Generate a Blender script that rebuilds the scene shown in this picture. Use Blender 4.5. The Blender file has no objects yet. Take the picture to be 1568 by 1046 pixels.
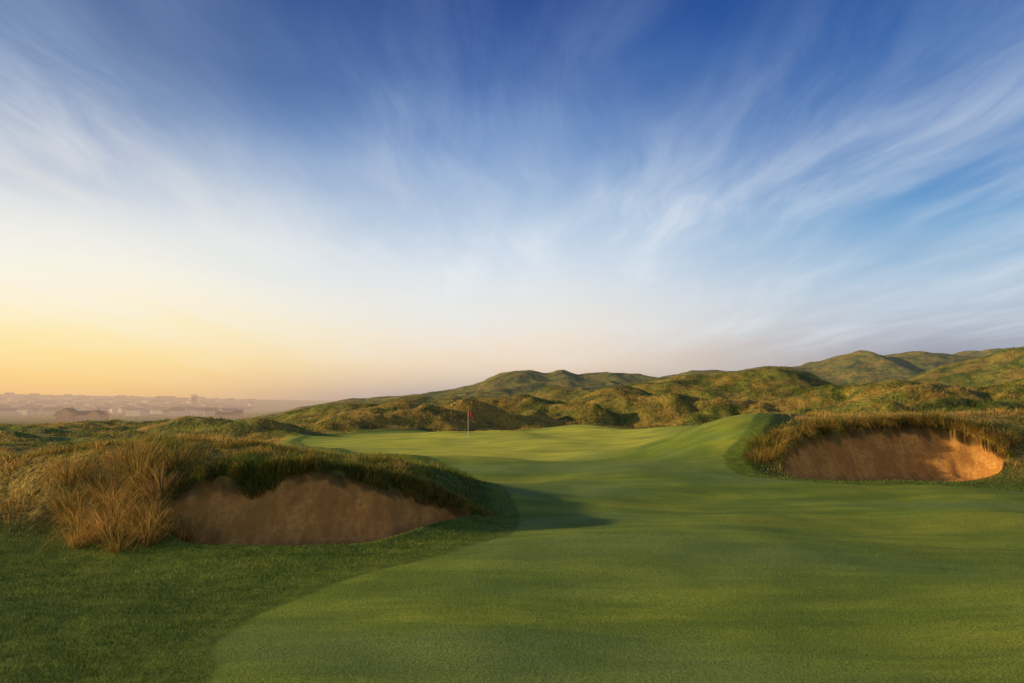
import bpy, math, numpy as np
from mathutils import Vector
rng = np.random.default_rng(7)
scene = bpy.context.scene
scene.view_settings.view_transform = 'Standard'
scene.view_settings.look = 'None'
scene.view_settings.exposure = 0
CAM_H = 3.0
SUN_AZ = -88.0   # degrees from +Y, negative = left
SUN_EL = 13.0

# ---------------------------------------------------------------- noise
perm = rng.permutation(256); perm = np.concatenate([perm, perm])
gang = rng.uniform(0, 2*np.pi, 256)
GX, GY = np.cos(gang), np.sin(gang)
def perlin(x, y):
    xi = np.floor(x).astype(np.int64); yi = np.floor(y).astype(np.int64)
    xf = x-xi; yf = y-yi
    u = xf*xf*xf*(xf*(xf*6-15)+10); v = yf*yf*yf*(yf*(yf*6-15)+10)
    def g(ix, iy, dx, dy):
        h = perm[(perm[ix & 255] + iy) & 255]
        return GX[h]*dx + GY[h]*dy
    a = g(xi, yi, xf, yf); b = g(xi+1, yi, xf-1, yf)
    c = g(xi, yi+1, xf, yf-1); d = g(xi+1, yi+1, xf-1, yf-1)
    return ((a*(1-u)+b*u)*(1-v) + (c*(1-u)+d*u)*v)*1.5
def fbm(x, y, o=3, seed=0.0):
    s = 0; a = 1.0
    for i in range(o):
        s = s + a*perlin(x*2**i+seed*17.3+i*5.1, y*2**i+seed*9.7+i*3.3); a *= 0.5
    return s
def sm(t):
    t = np.clip(t, 0, 1); return t*t*(3-2*t)
def smax(a, b, k):
    h = np.clip(.5+.5*(a-b)/k, 0, 1); return b*(1-h)+a*h+k*h*(1-h)

# ---------------------------------------------------------------- polygons
def smooth_poly(pts, n=5):
    P = np.array(pts, float); N = len(P); out = []
    for i in range(N):
        p0, p1, p2, p3 = P[i-1], P[i], P[(i+1) % N], P[(i+2) % N]
        for k in range(n):
            t = k/n
            out.append(0.5*((2*p1)+(-p0+p2)*t+(2*p0-5*p1+4*p2-p3)*t*t+(-p0+3*p1-3*p2+p3)*t**3))
    return np.array(out)
def sdf(x, y, P, margin=None):
    """positive inside"""
    shp = x.shape; x = x.ravel(); y = y.ravel()
    res = np.full(x.shape, -99.0)
    if margin is not None:
        m = (x > P[:,0].min()-margin) & (x < P[:,0].max()+margin) & (y > P[:,1].min()-margin) & (y < P[:,1].max()+margin)
    else:
        m = np.ones(x.shape, bool)
    xs = x[m]; ys = y[m]
    d2 = np.full(xs.shape, 1e12); ins = np.zeros(xs.shape, bool)
    for i in range(len(P)):
        ax, ay = P[i-1]; bx, by = P[i]
        ex, ey = bx-ax, by-ay; L = ex*ex+ey*ey+1e-12
        t = np.clip(((xs-ax)*ex+(ys-ay)*ey)/L, 0, 1)
        d2 = np.minimum(d2, (xs-ax-t*ex)**2+(ys-ay-t*ey)**2)
        c = ((ay > ys) != (by > ys)) & (xs < (bx-ax)*(ys-ay)/(by-ay+1e-12)+ax)
        ins ^= c
    d = np.sqrt(d2); res[m] = np.where(ins, d, -d)
    return res.reshape(shp)

BL = smooth_poly([(-7.2,14.3),(-6.5,13.9),(-5.5,13.75),(-4.3,13.75),(-3.3,14.05),(-2.6,14.9),(-1.9,15.9),(-1.3,16.7),(-0.95,17.3),
      (-1.1,17.9),(-1.8,18.0),(-2.6,17.6),(-3.2,17.1),(-3.9,17.0),(-5,16.8),(-5.8,16.6),(-6.4,16.3),(-7.2,16.2),(-7.8,15.8),(-7.9,15.1)])
BR = smooth_poly([(10.5,25.7),(11.2,24.9),(12.5,24.6),(14.5,24.5),(16.2,24.8),(17.8,25.5),(19.2,26.5),(19.9,27.6),
      (19.6,28.7),(18.2,29.5),(16,29.6),(14,29.3),(12.4,29.0),(11.3,28.3),(10.6,27.0)])
FW = smooth_poly([(-3.21,7.24),(-3.58,8.1),(-3.79,9.03),(-3.69,10.05),(-3.02,11.1),(-2.12,12.06),(-1.18,13.1),(-0.33,14.6),
      (0.18,16.8),(0.02,20),(-0.92,24.7),(-2.69,29.9),(-6.3,36),(-10.7,42.4),(-15.2,49),(-15.8,57),(-13,62),(-7,63.5),(0,65),(6,71),
      (14,72),(19,66),(18.5,56),(14.8,41),(11.2,32),(8.9,28.8),(8.9,25.5),(10.4,23.7),(13.7,23.1),(18,22.8),(26,21.5),(42,20),(44,-10),(20,-14),(-2.6,-12),(-2.6,2)], 4)
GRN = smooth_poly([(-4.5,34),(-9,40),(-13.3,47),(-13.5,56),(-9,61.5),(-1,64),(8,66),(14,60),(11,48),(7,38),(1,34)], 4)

# ---------------------------------------------------------------- ridges (x, crest height) smoothed
def tab(rows, sig):
    T = np.array(rows, float); step = sig/4
    xs = np.arange(T[0,0]-4*sig, T[-1,0]+4*sig, step)
    zs = np.interp(xs, T[:,0], T[:,1]); kk = np.exp(-0.5*(np.arange(-12, 13)/4.0)**2); kk /= kk.sum()
    zp = np.pad(zs, 12, mode='edge'); return np.stack([xs, np.convolve(zp, kk, 'valid')], 1)
RA = tab([(-400,0),(-180,0),(-124,1.2),(-102,2.1),(-81,2.7),(-56,4.0),(-44,5.2),(-26,8.4),(-15,11.4),(-7,14.8),(2,16.4),(10,15.8),(16,14.8),(23,17.2),(30,14.6),
  (45,16.0),(60,14.9),(72,13.7),(84,16.6),(106,16.5),(124,19.6),(136,18.0),(155,22.8),(163,26.2),(171,22.0),(188,26.0),(204,24.4),(217,23.0),(231,27.8),(240,27.0),(310,28),(500,28)], 1.5)
RB = tab([(0,0),(10,1.8),(17.5,3.8),(28.4,6.2),(39,8.2),(50,9.8),(61,11.2),(70,11.6),(80,8.8),(86,5),(92,3),(104,4.5),(117.6,9.6),(130,14.0),(143,18.2),(170,20),(260,20)], 3)
RC = tab([(24,0),(28.4,0.4),(32.7,1.6),(39.2,3.4),(44.2,4.2),(50,4.3),(56.3,5.1),(66,5.9),(110,7)], 1.5)
RR = tab([(4,0),(6.5,0.15),(9.0,0.9),(11,1.75),(15.3,2.15),(18.9,2.3),(23.3,2.55),(30,2.8),(60,3)], .9)
RL = tab([(-40,0.6),(-20,1.0),(-13.5,1.35),(-11.8,1.6),(-10.4,1.82),(-9.2,1.76),(-7.8,1.82),(-6.6,1.76),(-5.4,1.70),(-4.4,1.55),(-3.2,1.28),(-2.3,0.92),(-1.45,0.5),(-0.7,0.15),(0.3,0),(2,0)], .4)
RLy = tab([(-20,19),(-10,18.2),(-4.4,18.2),(-3.2,18.7),(-2.3,19.3),(-1.4,19.6)], .6)
RT = tab([(-6000,70),(-3000,60),(-1950,50),(-1702,38),(-1329,33),(-1005,25),(-830,15),(-600,0),(0,0)], 50)
BLOBS = [(-27.8,60,5,4,1.0),(-20,58,3.5,4,.9),(-45,75,7,6,.8),(-36,50,5,4,.6),(-24,42,4,3,.5),(-33,68,6,4,.8),(-16,66,4,3,1.0),(-30,36,4,3,.4),(-19,34,3.5,2.5,.35),(-42,60,5,4,.5),
  (-13,70,3,3,1.3),(-9,72,3.5,4,2.0),(-4,75,3.5,4,1.9),(2,77,3,4,1.9),(8.5,80,3,3,1.5),
  (12,87,5,5,2.9),(19,83,4.5,5,3.1),(27,80,5,5,2.6),(36,81,5,5,2.1),(16.5,58,4.5,7,0.8),(13,42,3.5,6,.8),(7,66,4,4,.6),(-6,33,5,2.5,.35),(2,46,5,3,.32),(8,34,4,3,.45),(-3,58,6,3,.35),(5,29,4,2.5,.28),
  (-20,125,10,9,2.6),(2,135,9,8,3.6),(18,125,7,8,3.0),(-38,150,18,12,1.6),(24,155,10,10,5.0),(44,122,8,9,4.0),(62,118,9,8,3.8),(80,135,11,10,5.4),(-60,120,14,8,-0.6),
  (-6,190,12,12,3.8),(14,215,10,12,5.4),(-30,220,14,14,2.6),(98,170,10,12,4.6),(58,98,6,7,3.0),(26,62,3.5,5,1.5),(33,60,4,5,1.8),(40,68,4,5,1.2)]
def ridge(x, y, T, yc, wf, wb, p):
    z = np.interp(x, T[:,0], T[:,1])
    t = y-yc; t = np.abs(t)/np.where(t < 0, wf, wb)
    return z*np.exp(-t**p)
def height(x, y, full=False):
    r = np.hypot(x, y); ys = np.maximum(y, 1.0); k = x/ys
    left = 1-sm((k+0.42)/0.19); left = np.where(y < 5, 0, left)
    t = np.clip(y-72, 0, None)
    drop = -24*(1-np.exp(-t*0.045/24))*left
    fardrop = -22*sm((r-600)/1500)*(1-left)
    fw = sdf(x, y, FW)
    open_ = sm(-fw/5.0)
    calm = 1-.38*sm((-x-12)/12)
    z = drop+fardrop
    z = z + ridge(x, y, RT, 2600, 1000, 4000, 2)
    wig = 6*perlin(x/40+3, y*0+1.5)
    z = z + ridge(x, y, RA, 320+wig, 55, 260, 1.6)
    z = z + ridge(x, y, RB, 188+wig, 26, 30, 1.8)
    z = z + ridge(x, y, RC, 75, 20, 18, 2.0)
    z = z + ridge(x, y, RR, 31.5, 4.2, 12, 2.6)
    yl = np.interp(x, RLy[:,0], RLy[:,1])
    ml = ridge(x, y, RL, yl, 3.0, 4.0, 2.8)
    z = z + ml
    for bx, by, sx, sy, h in BLOBS:
        z = z + h*np.exp(-((x-bx)/sx)**2-((y-by)/sy)**2)
    far1 = sm((r-32)/30); far2 = sm((r-110)/120)*(1-sm((r-900)/600))
    z = z + 0.25*fbm(x/9, y/6.5, 2, 1)*sm((r-3)/8) + 0.04*fbm(x/3.0, y/2.2, 2, 31)*sm((r-3)/5)
    hum = np.abs(fbm(x/8.5, y/6.0, 3, 3))
    z = z + open_*far1*calm*(0.70*fbm(x/15, y/12, 3, 2)+1.10*(hum-.35)*(1-.6*far2))*(1-0.3*far2)
    z = z + open_*far2*((1.9*fbm(x/45, y/38, 4, 4)+1.7*(.4-np.abs(fbm(x/32, y/26, 3, 14))))*(1-0.45*sm((y-260)/50)))
    z = z + open_*0.10*fbm(x/1.6, y/1.4, 3, 5)*sm((np.maximum(ml, far1)-0.1)/0.4)*(1-far2)
    # bunkers
    sand = np.zeros_like(z); M = z
    ej = 0.14*fbm(x/0.7, y/0.7, 2, 6)
    dl = sdf(x, y, BL, 3.0)
    back = sm((y-(13.9+np.clip(x+4.2,0,9)*0.9)-0.6)/1.0)
    dl2 = dl+ej*back
    F = smax(M-0.20-0.95*np.clip(dl2, 0, 9)**1.15, -0.32+0*M, .35)
    F = np.minimum(F, M-0.10-0.18*back)+(0.09*fbm(x/1.1, y/1.1, 3, 8)+0.05*back*perlin(x/.35, y/1.5))*sm(dl2/.4)
    s = sm(dl2/(0.30-0.18*back)); z = M*(1-s)+F*s; sand = np.maximum(sand, sm((dl2-0.03)/0.10))
    dr = sdf(x, y, BR, 3.0)
    backr = sm((y-26.3)/1.2)
    dr2 = dr+ej*1.6*backr
    F = smax(M-0.25-0.85*np.clip(dr2, 0, 9), -0.28+0*M, .4)
    F = np.minimum(F, M-0.12-0.2*backr)+0.08*fbm(x/1.1, y/1.1, 3, 9)*sm(dr2/.4)
    s = sm(dr2/(0.35-0.17*backr)); z = z*(1-s)+F*s; sand = np.maximum(sand, sm((dr2-0.04)/0.14))
    if full:
        gold = sm(0.46+0.9*fbm(x/9, y/7, 3, 11)+0.5*fbm(x/1.7, y/1.5, 2, 12))
        gold = np.clip(gold+.2*sm((ml-.4)/.8)*sm((-x-2)/3)+.9*np.exp(-((x+6)/10)**2-((y-73)/5)**2)+.5*np.exp(-((x-20)/12)**2-((y-84)/5)**2)+.3*np.exp(-((x-16)/12)**2-((y-32)/4)**2), 0, 1)*(1-.2*sm((r-110)/80))
        return z, sand, fw, gold, ml, dl, dr
    return z

def mesh_from_np(name, co, faces_loops, nper, mat, attrs=None, colattr=None, smooth=True):
    me = bpy.data.meshes.new(name)
    nv = len(co); nf = len(faces_loops)//nper
    me.vertices.add(nv); me.vertices.foreach_set("co", co.astype(np.float32).ravel())
    me.loops.add(nf*nper); me.loops.foreach_set("vertex_index", faces_loops.astype(np.int32))
    me.polygons.add(nf)
    me.polygons.foreach_set("loop_start", np.arange(nf, dtype=np.int32)*nper)
    me.polygons.foreach_set("loop_total", np.full(nf, nper, np.int32))
    me.update(calc_edges=True)
    me.polygons.foreach_set("use_smooth", np.full(nf, smooth))
    for k, v in (attrs or {}).items():
        a = me.attributes.new(k, 'FLOAT', 'POINT'); a.data.foreach_set("value", v.astype(np.float32).ravel())
    if colattr is not None:
        a = me.attributes.new("col", 'FLOAT_COLOR', 'POINT')
        c = np.concatenate([colattr, np.ones((len(colattr), 1))], 1)
        a.data.foreach_set("color", c.astype(np.float32).ravel())
    me.materials.append(mat)
    ob = bpy.data.objects.new(name, me); scene.collection.objects.link(ob)
    return ob

# ---------------------------------------------------------------- node helpers
class NT:
    def __init__(s, nt): s.nt = nt; s.nt.nodes.clear()
    def n(s, typ, **kw):
        nd = s.nt.nodes.new(typ)
        for k, v in kw.items(): setattr(nd, k, v)
        return nd
    def l(s, a, b): s.nt.links.new(a, b)
    def _in(s, sock, v):
        if hasattr(v, 'is_output') or isinstance(v, bpy.types.NodeSocket): s.l(v, sock)
        else: sock.default_value = v
    def math(s, op, a, b=0.0, c=None, clamp=False):
        nd = s.n('ShaderNodeMath', operation=op); nd.use_clamp = clamp
        s._in(nd.inputs[0], a); s._in(nd.inputs[1], b)
        if c is not None: s._in(nd.inputs[2], c)
        return nd.outputs[0]
    def mix(s, f, a, b, blend='MIX'):
        nd = s.n('ShaderNodeMixRGB', blend_type=blend)
        s._in(nd.inputs[0], f)
        for i, v in ((1, a), (2, b)):
            if isinstance(v, tuple): nd.inputs[i].default_value = (*v, 1) if len(v) == 3 else v
            else: s.l(v, nd.inputs[i])
        return nd.outputs[0]
    def noise(s, vec, scale, detail=3, rough=0.5, dist=0.0):
        nd = s.n('ShaderNodeTexNoise'); s.l(vec, nd.inputs['Vector'])
        nd.inputs['Scale'].default_value = scale; nd.inputs['Detail'].default_value = detail
        nd.inputs['Roughness'].default_value = rough; nd.inputs['Distortion'].default_value = dist
        return nd.outputs[0]
    def rng(s, v, a, b, c=0.0, d=1.0, smooth=True):
        nd = s.n('ShaderNodeMapRange'); nd.interpolation_type = 'SMOOTHSTEP' if smooth else 'LINEAR'
        s._in(nd.inputs[0], v)
        for i, q in enumerate((a, b, c, d)): nd.inputs[i+1].default_value = q
        return nd.outputs[0]
    def mapping(s, vec, scale=(1,1,1), rot=(0,0,0)):
        nd = s.n('ShaderNodeMapping'); s.l(vec, nd.inputs[0])
        nd.inputs['Scale'].default_value = scale; nd.inputs['Rotation'].default_value = rot
        return nd.outputs[0]
    def attr(s, name, col=False):
        nd = s.n('ShaderNodeAttribute', attribute_name=name)
        return nd.outputs['Color'] if col else nd.outputs['Fac']
def new_mat(name):
    m = bpy.data.materials.new(name); m.use_nodes = True
    m.cycles.emission_sampling = 'NONE'
    return m, NT(m.node_tree)
def lin(c): 
    return tuple(((v/255)/12.92 if v/255 <= 0.04045 else ((v/255+0.055)/1.055)**2.4) for v in c)
def add_haze_glow(t, shader_out, pos):
    """haze painted into the far town and hill materials as a glow by distance"""
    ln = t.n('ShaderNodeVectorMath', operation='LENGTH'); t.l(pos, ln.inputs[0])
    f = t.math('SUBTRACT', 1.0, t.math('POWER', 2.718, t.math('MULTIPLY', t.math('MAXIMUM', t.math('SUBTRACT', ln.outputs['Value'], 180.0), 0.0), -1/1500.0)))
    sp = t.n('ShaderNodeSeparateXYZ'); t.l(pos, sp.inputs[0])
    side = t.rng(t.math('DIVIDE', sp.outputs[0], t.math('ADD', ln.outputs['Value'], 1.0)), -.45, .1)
    em = t.n('ShaderNodeEmission'); t.l(t.mix(side, (.76, .50, .32), (.32, .34, .36)), em.inputs[0]); em.inputs[1].default_value = .85  # emission colour stands in for airborne haze, warm left, grey right
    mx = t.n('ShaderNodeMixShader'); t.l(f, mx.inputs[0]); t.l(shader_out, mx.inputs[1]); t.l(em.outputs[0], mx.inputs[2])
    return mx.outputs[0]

# ---------------------------------------------------------------- ground material
gm, g = new_mat("links_ground")
tc = g.n('ShaderNodeTexCoord').outputs['Object']
sand_a, fw_a, gold_a, dist_a, sunlit_green_a = g.attr('sand'), g.attr('fairway'), g.attr('gold'), g.attr('dune'), g.attr('putting_sunlit')
n1 = g.noise(tc, 0.35, 4, 0.6); n2 = g.noise(tc, 3.0, 4, 0.65); n3 = g.noise(tc, 26, 3, 0.7); n4 = g.noise(tc, 90, 1, 0.6)
ns = g.noise(g.mapping(tc, (0.22, 1.3, 1)), 1.0, 4, 0.65)
nl = g.noise(g.mapping(tc, (0.07, 0.22, 1)), 1.0, 2, 0.5)
nfar = g.noise(tc, 0.11, 7, 0.7, 0.4)
# fairway
cf = g.mix(g.rng(ns, .36, .64), (0.155, 0.222, 0.024), (0.325, 0.380, 0.038))
cf = g.mix(g.rng(nl, .45, .62, 0, .65), cf, (0.215, 0.280, 0.095))
cf = g.mix(g.rng(nl, .35, .47, .6, 0), cf, (0.41, 0.395, 0.040))
cf = g.mix(g.rng(n1, .4, .7, 0, .6), cf, (0.086, 0.145, 0.020))
cf = g.mix(g.rng(n3, .35, .65, 0, .6), cf, (0.068, 0.118, 0.014))
cf = g.mix(g.rng(n4, .5, .7, 0, .55), cf, (0.42, 0.48, 0.09))
cf = g.mix(g.math('MULTIPLY', sunlit_green_a, g.rng(ns, .25, .6, .3, 1.0)), cf, (0.56, 0.54, 0.060))  # closer-cut putting green, with its sunlit strip painted into the colour
# semi rough
cs = g.mix(g.rng(n2, .3, .7), (0.066, 0.118, 0.014), (0.180, 0.225, 0.028))
cs = g.mix(g.rng(n3, .45, .7, 0, .6), cs, (0.25, 0.28, 0.046))
cs = g.mix(g.rng(n4, .3, .55, .6, 0), cs, (0.020, 0.044, 0.006))
# dune rough
cr = g.mix(g.rng(nfar, .43, .57), (0.078, 0.108, 0.018), (0.235, 0.235, 0.036))
cr = g.mix(g.math('MULTIPLY', gold_a, .75), cr, (0.46, 0.275, 0.055))
cr = g.mix(g.rng(n1, .5, .66, 0, .65), cr, (0.060, 0.084, 0.018))
cr = g.mix(g.rng(n2, .5, .70, 0, .5), cr, (0.38, 0.29, 0.065))
cr = g.mix(g.rng(n2, .32, .48, .68, 0), cr, (0.028, 0.044, 0.010))
c = g.mix(dist_a, cs, cr)
c = g.mix(fw_a, c, cf)
sn = g.noise(tc, 7, 5, 0.7)
csand = g.mix(g.rng(sn, .3, .7), (0.56, 0.24, 0.046), (0.78, 0.39, 0.095))
csand = g.mix(g.rng(g.noise(g.mapping(tc, (1.6, .6, .6)), 1.4, 5, .6), .40, .60, 0, .6), csand, (0.36, 0.15, 0.032))
csand = g.mix(g.rng(g.noise(tc, 40, 2, .6), .55, .72, 0, .4), csand, (0.80, 0.46, 0.17))
c = g.mix(sand_a, c, csand)
bs = g.n('ShaderNodeBsdfPrincipled'); g.l(c, bs.inputs['Base Color'])
bs.inputs['Roughness'].default_value = 0.9; bs.inputs['Specular IOR Level'].default_value = 0.08
hsum = g.math('ADD', g.math('MULTIPLY', n3, 0.034), g.math('MULTIPLY', n4, 0.016))
hsum = g.math('ADD', g.math('MULTIPLY', hsum, g.rng(sand_a, 0, 1, 1.0, 0.8)), g.math('MULTIPLY', g.math('MULTIPLY', sn, .12), sand_a))
hr = g.math('MULTIPLY', g.math('ADD', g.math('ADD', g.math('MULTIPLY', n2, 0.5), g.math('MULTIPLY', n1, 1.2)), g.math('MULTIPLY', nfar, 1.8)), g.math('MULTIPLY', dist_a, g.rng(sand_a, 0, 1, 1, 0)))
bp = g.n('ShaderNodeBump'); bp.inputs['Strength'].default_value = 0.65; bp.inputs['Distance'].default_value = 1.0
g.l(g.math('ADD', hsum, hr), bp.inputs['Height']); g.l(bp.outputs[0], bs.inputs['Normal'])
out = g.n('ShaderNodeOutputMaterial'); g.l(add_haze_glow(g, bs.outputs[0], tc), out.inputs[0])

# ---------------------------------------------------------------- terrain sheet
az = np.concatenate([np.arange(-180, -50, 3.0), np.arange(-50, 50, 0.14), np.arange(50, 180.1, 3.0)])
az = np.radians(az)
rad = [0.3]
while rad[-1] < 9000:
    r = rad[-1]; rad.append(r*(1.0075 if 5 < r < 500 else 1.04))
rad = np.array(rad)
A, R = np.meshgrid(az, rad)
X = R*np.sin(A); Y = R*np.cos(A)
Z, SA, FWd, GO, ML, DL, DR = height(X, Y, True)
FWm = sm((FWd+.05*perlin(X/.5, Y/.5))/0.16+0.5)
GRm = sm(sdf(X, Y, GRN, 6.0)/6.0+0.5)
def far_fair(x, y):
    w = .25*perlin(x/6, y/6)
    return np.clip(sm(1.2+w-np.hypot((x+3)/13, (y-168)/16)) + sm(1.2+w-np.hypot((x-12)/12, (y-108)/6)) + sm(1.2+w-np.hypot((x+24)/11, (y-98)/5)) + sm(1.2+w-np.hypot((x+48)/14, (y-58)/3)) + sm(1.2+w-np.hypot((x+30)/9, (y-50)/2.5)), 0, 1)
FWm = np.maximum(FWm, far_fair(X, Y)*0.9)
def dune_mask(x, y, fwd, ml):
    a = sm((ml-0.12)/0.4); b = sm((-fwd-0.7)/1.6)*sm((y-23.5)/4.0)
    return np.clip(np.maximum(a, b), 0, 1)
DU = dune_mask(X, Y, FWd, ML)
nr, na = X.shape
idx = np.arange(nr*na).reshape(nr, na)
quads = np.stack([idx[:-1, :-1], idx[:-1, 1:], idx[1:, 1:], idx[1:, :-1]], -1).reshape(-1, 4)[:, ::-1]
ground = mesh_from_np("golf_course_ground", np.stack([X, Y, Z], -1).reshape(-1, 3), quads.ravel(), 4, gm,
     dict(sand=SA, fairway=FWm, gold=GO, dune=DU, putting_sunlit=GRm))

# ---------------------------------------------------------------- grass material
def grass_mat(name, transl=0.4):
    m, t = new_mat(name)
    cc = t.attr('col', True)
    d = t.n('ShaderNodeBsdfDiffuse'); t.l(cc, d.inputs[0])
    last = d.outputs[0]
    if transl > 0:
        tr = t.n('ShaderNodeBsdfTranslucent'); t.l(cc, tr.inputs[0])
        mx = t.n('ShaderNodeMixShader'); mx.inputs[0].default_value = transl
        t.l(d.outputs[0], mx.inputs[1]); t.l(tr.outputs[0], mx.inputs[2]); last = mx.outputs[0]
    o = t.n('ShaderNodeOutputMaterial'); t.l(last, o.inputs[0])
    return m
gmat = grass_mat("grass_blades"); smat = grass_mat("short_grass_blades", 0)
def blades(name, x, y, L, W, lx, ly, droop, col, mat=gmat, z=None, sink=0.01, basek=.45):
    n = len(x)
    if z is None: z = height(x, y)-sink
    root = np.stack([x, y, z], -1)
    ang = rng.uniform(0, np.pi, n)
    side = np.stack([np.cos(ang), np.sin(ang)*0.6, np.zeros(n)], -1)*W[:, None]*0.5
    lean = np.stack([lx, ly, np.zeros(n)], -1)*L[:, None]
    up = np.zeros((n, 3)); up[:, 2] = L
    mid = root+up*(0.55-0.15*droop)[:, None]+lean*0.38
    tip = root+up*(0.92-1.0*droop)[:, None]+lean
    co = np.stack([root-side, root+side, mid-side*0.8, mid+side*0.8, tip], 1).reshape(-1, 3)
    b = (np.arange(n)*5)[:, None]
    tri = np.concatenate([b+0, b+1, b+3, b+0, b+3, b+2, b+2, b+3, b+4], 1).ravel()
    cc = np.repeat(col, 5, axis=0).reshape(n, 5, 3).copy()
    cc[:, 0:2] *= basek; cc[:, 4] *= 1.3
    return mesh_from_np(name, co, tri, 3, mat, colattr=cc.reshape(-1, 3), smooth=True)

GREEN = np.array([0.120, 0.185, 0.024]); OLIVE = np.array([0.31, 0.285, 0.044]); GOLD = np.array([0.82, 0.47, 0.13])
def grass_col(gold, n, sd=.28):
    t = np.clip(gold+rng.normal(0, sd, n), 0, 1)[:, None]
    c = np.where(t < .5, GREEN*(1-2*t)+OLIVE*2*t, OLIVE*(2-2*t)+GOLD*(2*t-1))
    return c*rng.uniform(.6, 1.25, (n, 1))

N = 520000
r = np.exp(rng.uniform(np.log(11), np.log(240), N)); a = np.radians(rng.uniform(-42, 42, N))
x = r*np.sin(a); y = r*np.cos(a)
z, sa, fwd, go, ml, dl, dr = height(x, y, True)
du = dune_mask(x, y, fwd, ml)
tuft = sm(0.42+1.4*fbm(x/(0.45+r*0.010), y/(0.45+r*0.010), 2, 21))
keep = (sa < .05) & (fwd < -0.4) & (dl < 0.03) & (dr < 0.03) & (rng.random(N) < du*(0.12+0.88*tuft)*(1-.55*sm((r-120)/60))) & (far_fair(x, y) < .2)
x, y, z, go, du, r, tuft = [q[keep] for q in (x, y, z, go, du, r, tuft)]
n = len(x)
L = (0.05+0.22*tuft*du)*rng.uniform(.6, 1.4, n)*(1+np.clip(r-30, 0, 100)*0.008)*(1-.25*sm((-x-14)/10))
W = np.maximum(0.005, 0.00062*r)
th = rng.uniform(0, 2*np.pi, n); lm = rng.uniform(.1, .55, n)
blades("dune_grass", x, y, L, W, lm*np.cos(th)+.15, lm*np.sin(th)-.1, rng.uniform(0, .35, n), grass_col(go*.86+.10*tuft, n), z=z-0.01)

N = 300000
r = np.exp(rng.uniform(np.log(5.5), np.log(34), N)); a = np.radians(rng.uniform(-42, 42, N))
x = r*np.sin(a); y = r*np.cos(a)
z, sa, fwd, go, ml, dl, dr = height(x, y, True)
keep = (sa < .05) & (fwd < -0.03) & (dl < 0.0) & (dr < 0.0)
x, y, z, go, ml, r, fwd = [q[keep] for q in (x, y, z, go, ml, r, fwd)]
n = len(x)
L = rng.uniform(.018, .045, n)*(1+0.8*sm(-fwd/1.5))
th = rng.uniform(0, 2*np.pi, n); lm = rng.uniform(.2, .8, n)
t = np.clip(rng.normal(.42, .25, n)+.7*fbm(x/1.3, y/.6, 2, 41), 0, 1)[:, None]
col = (np.array([0.078, 0.140, 0.018])*(1-t)+np.array([0.35, 0.38, 0.060])*t)*rng.uniform(.6, 1.3, (n, 1))
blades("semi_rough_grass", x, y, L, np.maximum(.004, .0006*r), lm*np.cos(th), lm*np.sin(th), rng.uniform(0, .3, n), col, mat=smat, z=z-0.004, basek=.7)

# closely mown fairway blades near the viewpoint
N = 260000
r = np.exp(rng.uniform(np.log(5.8), np.log(24), N)); a = np.radians(rng.uniform(-28, 42, N))
x = r*np.sin(a); y = r*np.cos(a)
z, sa, fwd, go, ml, dl, dr = height(x, y, True)
cl = perlin(x/.12, y/.12)
keep = (fwd > 0.0) & (rng.random(N) < (.45+.9*cl)*(1-sm((r-14)/10)))
x, y, z, r = [q[keep] for q in (x, y, z, r)]; n = len(x)
L = rng.uniform(.010, .020, n); th = rng.uniform(0, 2*np.pi, n); lm = rng.uniform(.2, .9, n)
t = np.clip(rng.normal(.45, .25, n)+.5*fbm(x/2.5, y/.8, 2, 43), 0, 1)[:, None]
col = (np.array([0.098, 0.160, 0.022])*(1-t)+np.array([0.40, 0.45, 0.075])*t)*rng.uniform(.65, 1.25, (n, 1))
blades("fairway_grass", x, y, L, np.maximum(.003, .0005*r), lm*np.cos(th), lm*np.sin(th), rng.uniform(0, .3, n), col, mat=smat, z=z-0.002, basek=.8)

# bunker lip grass
def lip(name, P, ymin_fn, n, Lr, golda):
    t = rng.integers(0, len(P), n); f = rng.random(n)[:, None]
    p = P[t-1]*(1-f)+P[t]*f
    e = P[t]-P[t-1]; e /= np.linalg.norm(e, axis=1)[:, None]+1e-9
    inw = np.stack([-e[:, 1], e[:, 0]], -1)
    area = 0.5*np.sum(P[:-1, 0]*P[1:, 1]-P[1:, 0]*P[:-1, 1])
    if area < 0: inw = -inw
    off = rng.exponential(0.16, n)-0.08
    q = p-inw*off[:, None]
    keep = ymin_fn(p[:, 0], p[:, 1]) > rng.random(n)
    q = q[keep]; inw = inw[keep]
    z, sa, fwd, go, ml, dl, dr = height(q[:, 0], q[:, 1], True)
    k2 = sa < .35; q, inw, z, go = q[k2], inw[k2], z[k2], go[k2]; m = len(q)
    cl = sm(.5+1.3*fbm(q[:, 0]/.5, q[:, 1]/.5, 2, 51))
    L = rng.uniform(*Lr, m)*(0.35+1.0*cl); k = rng.uniform(.2, .8, m)
    col = grass_col(np.clip(golda+.3*cl+0*go, 0, 1), m)
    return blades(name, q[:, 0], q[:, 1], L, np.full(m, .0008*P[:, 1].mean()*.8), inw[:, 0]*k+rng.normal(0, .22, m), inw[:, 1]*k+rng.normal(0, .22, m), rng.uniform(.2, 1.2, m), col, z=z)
lip("bunker_lip_grass", BL, lambda px, py: sm((py-(14.6+np.clip(px+4.2, 0, 9)*0.75))/.6), 32000, (.14, .42), .15)
lip("bunker_lip_grass.001", BR, lambda px, py: sm((py-27.0)/.8), 28000, (.2, .65), .4)

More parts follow.
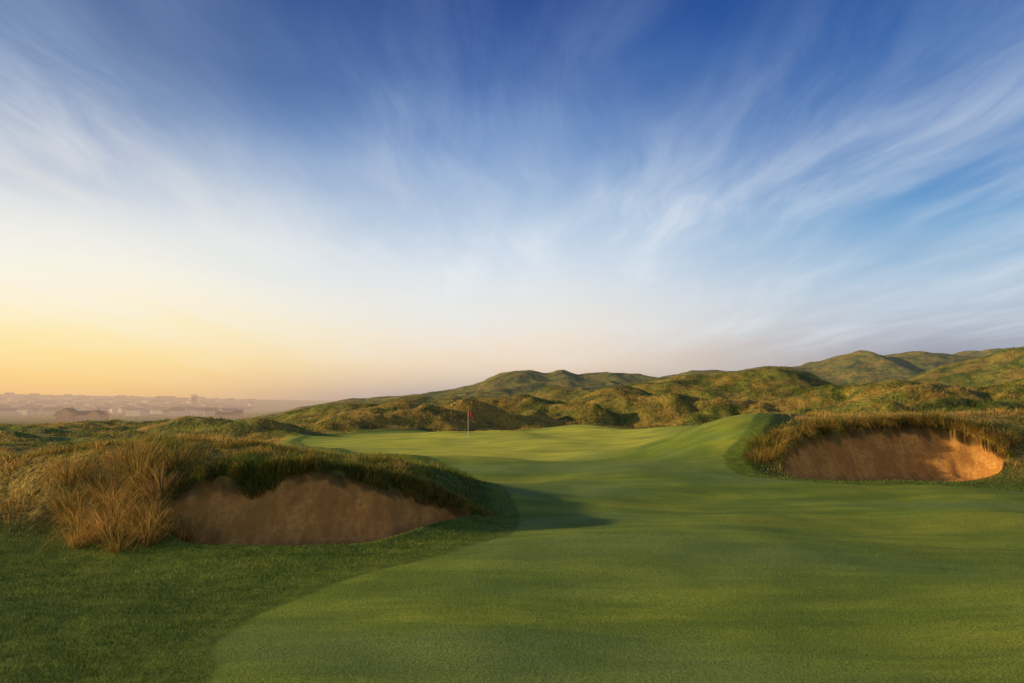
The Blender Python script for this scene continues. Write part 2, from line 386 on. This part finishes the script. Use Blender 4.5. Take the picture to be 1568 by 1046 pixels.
def tussock(name, clumps, golda, Lr, lean=.75, sd=.28, w=.012):
    xs, ys, ls, lxs, lys, dr_, dk = [], [], [], [], [], [], []
    for (cx, cy, rad_, num) in clumps:
        th = rng.uniform(0, 2*np.pi, num); rr = rad_*np.sqrt(rng.random(num))
        xs.append(cx+rr*np.cos(th)); ys.append(cy+rr*np.sin(th))
        k = (rr/rad_)*lean+rng.normal(0, .12, num); bx, by = rng.normal(0, .22, 2)
        lxs.append(k*np.cos(th)+bx+rng.normal(0, .12, num)); lys.append(k*np.sin(th)-.12+by+rng.normal(0, .12, num))
        sc = rng.uniform(.7, 1.1)
        ls.append(rng.uniform(*Lr, num)*sc); dr_.append(np.clip((rr/rad_)*rng.uniform(.2, 1.1, num), 0, 1.1)); dk.append(np.full(num, rng.uniform(-.25, .12)))
    cat = np.concatenate; x = cat(xs); y = cat(ys); n = len(x)
    return blades(name, x, y, cat(ls), np.full(n, w), cat(lxs), cat(lys), cat(dr_), grass_col(np.full(n, golda)+cat(dk), n, sd), sink=.03, basek=.35)
tussock("marram_grass_tussock", [(-8.3,14.9,.25,380),(-8.9,15.3,.25,380),(-7.8,14.8,.22,300),(-8.5,14.3,.2,280),(-7.6,14.2,.16,180),(-9.4,14.8,.22,280),(-8.1,15.6,.25,380),(-9.5,15.8,.25,260),(-7.3,14.7,.16,150),(-8.7,16.1,.28,380),(-8.95,14.1,.18,180),(-7.95,13.8,.15,140),
   (-9.9,15.2,.2,200),(-8.55,14.75,.2,260),(-8.0,14.5,.2,240),(-7.5,15.3,.2,220),(-9.1,16.6,.3,300),(-8.2,16.6,.3,300),(-10.3,16.0,.25,220),(-7.2,15.0,.15,140),(-7.4,14.0,.13,120)], .95, (.4, 1.25), 1.05, .25, .010)
tussock("marram_grass_tussock.001", [(-6.15,16.4,.3,600),(-6.5,16.45,.25,400),(-5.8,16.55,.2,250)], .22, (.35, .7))
tussock("marram_grass_tussock.002", [(-2.4,17.8,.28,500),(-1.9,18.1,.25,400),(-2.9,17.5,.25,400)], .35, (.25, .5))
tussock("marram_grass_tussock.003", [(10.6,28.8,.5,500),(11.6,29.1,.5,500),(10.1,27.8,.5,400),(13.2,29.7,.4,400),(14.6,30.0,.4,400),(16.4,29.9,.5,500),(17.4,29.9,.4,400),(18.6,29.9,.4,400),(19.9,29.0,.4,400),(20.4,28.2,.4,300)], .75, (.35, .85), w=.016)
cl = []
for i in range(60):
    cx = rng.uniform(-14, -2.6); cy = np.interp(cx, RLy[:,0], RLy[:,1])+rng.uniform(-1.4, 1.5)
    if cy-.9 < np.interp(cx, [-8,-6,-3,-1], [16.2,16.9,17.8,18.4]): cy += 1.0
    cl.append((cx, cy, rng.uniform(.12, .28), int(rng.uniform(60, 170))))
tussock("mound_tussock_grass", cl, .68, (.15, .42), .9, .3, .010)

# ---------------------------------------------------------------- simple materials
def simple(name, col, rough=.7, var=.2, scale=3.0, haze=False):
    m, t = new_mat(name)
    o = t.n('ShaderNodeTexCoord').outputs['Object']
    nz = t.noise(o, scale, 3, .6)
    cc = t.mix(t.rng(nz, .3, .7), tuple(v*(1-var) for v in col), tuple(min(1, v*(1+var)) for v in col))
    b = t.n('ShaderNodeBsdfPrincipled'); t.l(cc, b.inputs['Base Color']); b.inputs['Roughness'].default_value = rough
    oo = t.n('ShaderNodeOutputMaterial')
    last = b.outputs[0]
    if haze: last = add_haze_glow(t, last, t.n('ShaderNodeNewGeometry').outputs['Position'])
    t.l(last, oo.inputs[0]); return m
m_white = simple("painted_white", (.75, .74, .7), .4, .05)
m_red = simple("red_flag_cloth", (.60, .02, .02), .7, .2, 8)
m_dark = simple("dark_void", (.02, .02, .02))

def py_obj(name, verts, faces, mat, parent=None, mats=None, fm=None):
    me = bpy.data.meshes.new(name); me.from_pydata(verts, [], faces)
    for q in (mats or [mat]): me.materials.append(q)
    if fm: 
        for p, i in zip(me.polygons, fm): p.material_index = i
    ob = bpy.data.objects.new(name, me); scene.collection.objects.link(ob)
    if parent: ob.parent = parent
    return ob
def tube(name, r0, r1, z0, z1, mat, parent, seg=12):
    v, f = [], []
    for zz, rr in ((z0, r0), (z1, r1)):
        for i in range(seg): v.append((rr*math.cos(2*math.pi*i/seg), rr*math.sin(2*math.pi*i/seg), zz))
    for i in range(seg): j = (i+1) % seg; f.append((i, j, seg+j, seg+i))
    f.append(tuple(range(seg-1, -1, -1))); f.append(tuple(range(seg, 2*seg)))
    return py_obj(name, v, f, mat, parent)
def flag(name, x, y, h=2.15, s=1.0):
    e = bpy.data.objects.new(name, None); scene.collection.objects.link(e)
    e.location = (x, y, float(height(np.array([x]), np.array([y]))[0]))
    tube("pole", .015*s, .011*s, 0, h, m_white, e); tube("pole_knob", .022*s, .018*s, h, h+.04, m_red, e)
    tube("cup", .054, .054, -.1, .006, m_dark, e, 20)
    v, f = [], []; nx, nz = 12, 6
    for i in range(nx+1):
        for j in range(nz+1):
            u = i/nx; w = j/nz
            v.append((u*.32*(1-.12*w), .05*math.sin(u*7)*u, h-.02-w*.38-.16*u*u))
    for i in range(nx):
        for j in range(nz):
            q = i*(nz+1)+j; f.append((q, q+1, q+nz+2, q+nz+1))
    fl = py_obj("flag_cloth", v, f, m_red, e); fl.modifiers.new("s", 'SOLIDIFY').thickness = .004
flag("golf_flagstick", -3.4, 53.0, 2.1, 1.0)
flag("golf_flagstick.001", -62.0, 165.0, 2.2, 2)

# ---------------------------------------------------------------- distant town
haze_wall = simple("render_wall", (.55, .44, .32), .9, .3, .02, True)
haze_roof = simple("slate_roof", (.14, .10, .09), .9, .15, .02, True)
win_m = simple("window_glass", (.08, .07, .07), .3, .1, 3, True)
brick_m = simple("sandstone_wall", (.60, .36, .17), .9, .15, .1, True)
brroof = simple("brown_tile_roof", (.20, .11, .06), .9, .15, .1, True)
def house_geo(V, F, M, cx, cy, cz, w, d, h, rh, ang):
    ca, sa_ = math.cos(ang), math.sin(ang)
    def P(px, py, pz): V.append((cx+px*ca-py*sa_, cy+px*sa_+py*ca, cz+pz))
    b = len(V)
    for zz in (-3, h):
        for px, py in ((-w/2, -d/2), (w/2, -d/2), (w/2, d/2), (-w/2, d/2)): P(px, py, zz)
    P(-w/2, 0, h+rh); P(w/2, 0, h+rh)
    for q in ((0,1,5,4), (2,3,7,6), (1,2,6,9,5), (3,0,4,8,7)): F.append(tuple(b+i for i in q)); M.append(0)
    b2 = len(V); o = .5
    for px, py, pz in ((-w/2-o, -d/2-o, h-.1), (w/2+o, -d/2-o, h-.1), (w/2+o, 0, h+rh+.3), (-w/2-o, 0, h+rh+.3), (w/2+o, d/2+o, h-.1), (-w/2-o, d/2+o, h-.1)): P(px, py, pz)
    F.append((b2, b2+1, b2+2, b2+3)); F.append((b2+3, b2+2, b2+4, b2+5)); M += [1, 1]
    b3 = len(V)
    for zz in (h, h+rh+1.4):
        for px, py in ((w*.35, -.5), (w*.35+1.2, -.5), (w*.35+1.2, .5), (w*.35, .5)): P(px, py, zz)
    for q in ((0,1,5,4), (1,2,6,5), (2,3,7,6), (3,0,4,7), (4,5,6,7)): F.append(tuple(b3+i for i in q)); M.append(0)
    nw = max(2, int(w/3.5))
    for row in range(max(1, int(h/3))):
        for i in range(nw):
            px = -w/2+(i+.5)*w/nw; pz = 1+row*3; b4 = len(V)
            for a_, c_ in ((-.5, 0), (.5, 0), (.5, 1.3), (-.5, 1.3)): P(px+a_, -d/2-.03, pz+c_)
            F.append((b4, b4+1, b4+2, b4+3)); M.append(2)
V, F, M = [], [], []
for i in range(460):
    yy = rng.uniform(1000, 2500); kk = -rng.uniform(.38, .95)
    row = round(yy/60)*60+rng.normal(0, 12); xx = kk*row
    zz = float(height(np.array([xx]), np.array([row]))[0])
    house_geo(V, F, M, xx, row, zz, rng.uniform(9, 22)*(1+yy/5000), rng.uniform(8, 11), rng.uniform(4, 8), rng.uniform(3, 5), rng.normal(0, .5))
py_obj("distant_town", V, F, None, mats=[haze_wall, haze_roof, win_m], fm=M)
def building(name, cx, cy, parts):
    e = bpy.data.objects.new(name, None); scene.collection.objects.link(e)
    e.location = (cx, cy, float(height(np.array([cx]), np.array([cy]))[0]))
    for i, (px, py, w, d, h, rh, an) in enumerate(parts):
        V, F, M = [], [], []; house_geo(V, F, M, px, py, 0, w, d, h, rh, an)
        py_obj("wing_%d" % (i+1), V, F, None, e, mats=[brick_m, brroof, win_m], fm=M)
building("stone_hotel", -378, 600, [(0,0,40,12,5.5,3.5,.05),(-9,-4,11,13,7.5,4,math.pi/2),(15,-3,9,11,6,3.5,math.pi/2)])
building("stone_clubhouse", -310, 740, [(0,0,20,9,5,3,.1),(12,2,9,8,6.5,3,.1)])
e = bpy.data.objects.new("church_tower", None); scene.collection.objects.link(e)
tx, ty = -698.0, 1500.0
tz = float(height(np.array([tx]), np.array([ty]))[0]); e.location = (tx, ty, tz)
def box(name, w, d, z0, z1, mat, parent, ox=0, oy=0):
    v = [(ox+sx*w/2, oy+sy*d/2, zz) for zz in (z0, z1) for sx, sy in ((-1,-1),(1,-1),(1,1),(-1,1))]
    return py_obj(name, v, [(0,3,2,1),(4,5,6,7),(0,1,5,4),(1,2,6,5),(2,3,7,6),(3,0,4,7)], mat, parent)
TH = 16.0-tz
box("tower_shaft", 8, 8, -3, TH-5, brick_m, e); box("cornice", 9, 9, TH-5, TH-4, haze_roof, e)
for i, (ox, oy) in enumerate(((-3.5,-3.5),(3.5,-3.5),(3.5,3.5),(-3.5,3.5))): box("pinnacle_%d" % i, 1.5, 1.5, TH-4, TH, brick_m, e, ox, oy)
for i in range(3): box("belfry_window_%d" % i, 1.4, .1, TH-14, TH-8, win_m, e, -2.5+2.5*i, -4.05)

# ---------------------------------------------------------------- world sky
w = bpy.data.worlds.new("World"); scene.world = w; w.use_nodes = True
s = NT(w.node_tree)
tcw = s.n('ShaderNodeTexCoord').outputs['Generated']
sep = s.n('ShaderNodeSeparateXYZ'); s.l(tcw, sep.inputs[0]); dx, dy, dz = sep.outputs
hr_ = s.math('SQRT', s.math('ADD', s.math('ADD', s.math('MULTIPLY', dx, dx), s.math('MULTIPLY', dy, dy)), 1e-4))
azm = s.math('DIVIDE', dx, hr_)
def ramp(fac, stops):
    nd = s.n('ShaderNodeValToRGB'); s.l(fac, nd.inputs[0]); el = nd.color_ramp.elements
    el[0].position = stops[0][0]; el[0].color = (*lin(stops[0][1]), 1)
    el[1].position = stops[-1][0]; el[1].color = (*lin(stops[-1][1]), 1)
    for p, col in stops[1:-1]:
        q = el.new(p); q.color = (*lin(col), 1)
    nd.color_ramp.interpolation = 'B_SPLINE'; return nd.outputs[0]
big = s.noise(s.mapping(tcw, (1.5, 1.5, 5)), 1.3, 2, .5)
dzp = s.math('ADD', dz, s.math('MULTIPLY', s.math('SUBTRACT', big, .5), s.rng(dz, 0.02, .3, 0.02, .10)))
RLp = ramp(dzp, [(0,(236,188,128)),(.02,(252,206,132)),(.05,(255,222,148)),(.09,(255,236,178)),(.13,(255,243,212)),(.18,(248,245,234)),(.235,(216,222,230)),(.29,(158,177,206)),(.35,(112,140,183)),(.42,(84,111,159)),(.6,(40,70,124))])
RCp = ramp(dzp, [(0,(160,154,166)),(.02,(202,184,174)),(.05,(242,216,186)),(.107,(242,234,222)),(.19,(216,227,238)),(.26,(164,191,222)),(.33,(108,148,202)),(.40,(66,110,176)),(.46,(42,86,158)),(.52,(28,68,142)),(.7,(18,45,110))])
RRp = ramp(dzp, [(0,(128,132,150)),(.05,(148,150,164)),(.086,(168,173,190)),(.13,(178,197,216)),(.18,(142,181,215)),(.233,(88,152,205)),(.30,(48,118,186)),(.40,(32,92,168)),(.5,(24,68,142)),(.7,(16,45,110))])
colr = s.mix(s.rng(azm, -.58, 0.0, 1, 0), RCp, RLp)
colr = s.mix(s.rng(azm, .0, .6), colr, RRp)
# cirrus on a high plane
den = s.math('ADD', s.math('MAXIMUM', dz, 0.0), .07)
cv = s.n('ShaderNodeCombineXYZ'); s.l(s.math('DIVIDE', dx, den), cv.inputs[0]); s.l(s.math('DIVIDE', dy, den), cv.inputs[1])
warp = s.n('ShaderNodeVectorMath', operation='ADD'); s.l(cv.outputs[0], warp.inputs[0])
wn = s.n('ShaderNodeTexNoise'); s.l(cv.outputs[0], wn.inputs['Vector']); wn.inputs['Scale'].default_value = .8; wn.inputs['Detail'].default_value = 2
wsc = s.n('ShaderNodeVectorMath', operation='MULTIPLY'); s.l(wn.outputs['Color'], wsc.inputs[0]); wsc.inputs[1].default_value = (.5, .5, 0); s.l(wsc.outputs[0], warp.inputs[1])
cvw = warp.outputs[0]
c1 = s.noise(s.mapping(cvw, (1.0, .28, 1), (0, 0, math.radians(-10))), 1.05, 4, .55, .3)
c2 = s.noise(s.mapping(cvw, (2.4, .52, 1), (0, 0, math.radians(4))), 1.75, 7, .65, .3)
c3 = s.noise(s.mapping(cv.outputs[0], (.35, .3, 1)), 1.3, 1, .5)
mask = s.math('MULTIPLY', s.rng(c1, .31, .67), s.rng(c2, .28, .72, .35, 1))
mask = s.math('MULTIPLY', mask, s.rng(c3, .35, .60, .6, 1))
mask = s.math('MULTIPLY', mask, s.rng(dz, .02, .16, .1, 1))
mask = s.math('MULTIPLY', mask, s.rng(dz, .28, .52, 1, .5))
cc_ = s.mix(s.rng(azm, -.6, .1, 1, 0), (.80, .85, .90), (.95, .90, .80))
cc_ = s.mix(s.rng(dz, .18, .46), cc_, (.36, .48, .70))
colr = s.mix(s.math('MULTIPLY', mask, .9), colr, cc_)
nish = s.n('ShaderNodeTexSky'); nish.sky_type = 'NISHITA'; nish.sun_disc = False
nish.sun_elevation = math.radians(SUN_EL); nish.sun_rotation = math.radians(SUN_AZ)
b1 = s.n('ShaderNodeBackground'); s.l(nish.outputs[0], b1.inputs[0]); b1.inputs[1].default_value = .1
b2 = s.n('ShaderNodeBackground'); s.l(colr, b2.inputs[0]); b2.inputs[1].default_value = 1.02
mx = s.n('ShaderNodeMixShader'); mx.inputs[0].default_value = .95
s.l(b1.outputs[0], mx.inputs[1]); s.l(b2.outputs[0], mx.inputs[2])
wo = s.n('ShaderNodeOutputWorld'); s.l(mx.outputs[0], wo.inputs[0])
w.cycles.sampling_method = 'MANUAL'; w.cycles.sample_map_resolution = 256

# ---------------------------------------------------------------- sun and camera
sl = bpy.data.lights.new("sun", 'SUN'); sl.energy = 5.0; sl.angle = math.radians(1.0); sl.color = (1.0, .76, .42)
so = bpy.data.objects.new("sun", sl); scene.collection.objects.link(so)
ea, aa = math.radians(SUN_EL), math.radians(SUN_AZ)
to_sun = Vector((math.cos(ea)*math.sin(aa), math.cos(ea)*math.cos(aa), math.sin(ea)))
so.rotation_euler = to_sun.to_track_quat('Z', 'Y').to_euler()
cd = bpy.data.cameras.new("camera"); cd.lens = 24; cd.sensor_width = 36; cd.shift_y = .0574
cd.clip_start = .1; cd.clip_end = 30000
co_ = bpy.data.objects.new("camera", cd); scene.collection.objects.link(co_)
co_.location = (0, 0, CAM_H); co_.rotation_euler = (math.radians(90), 0, 0)
scene.camera = co_
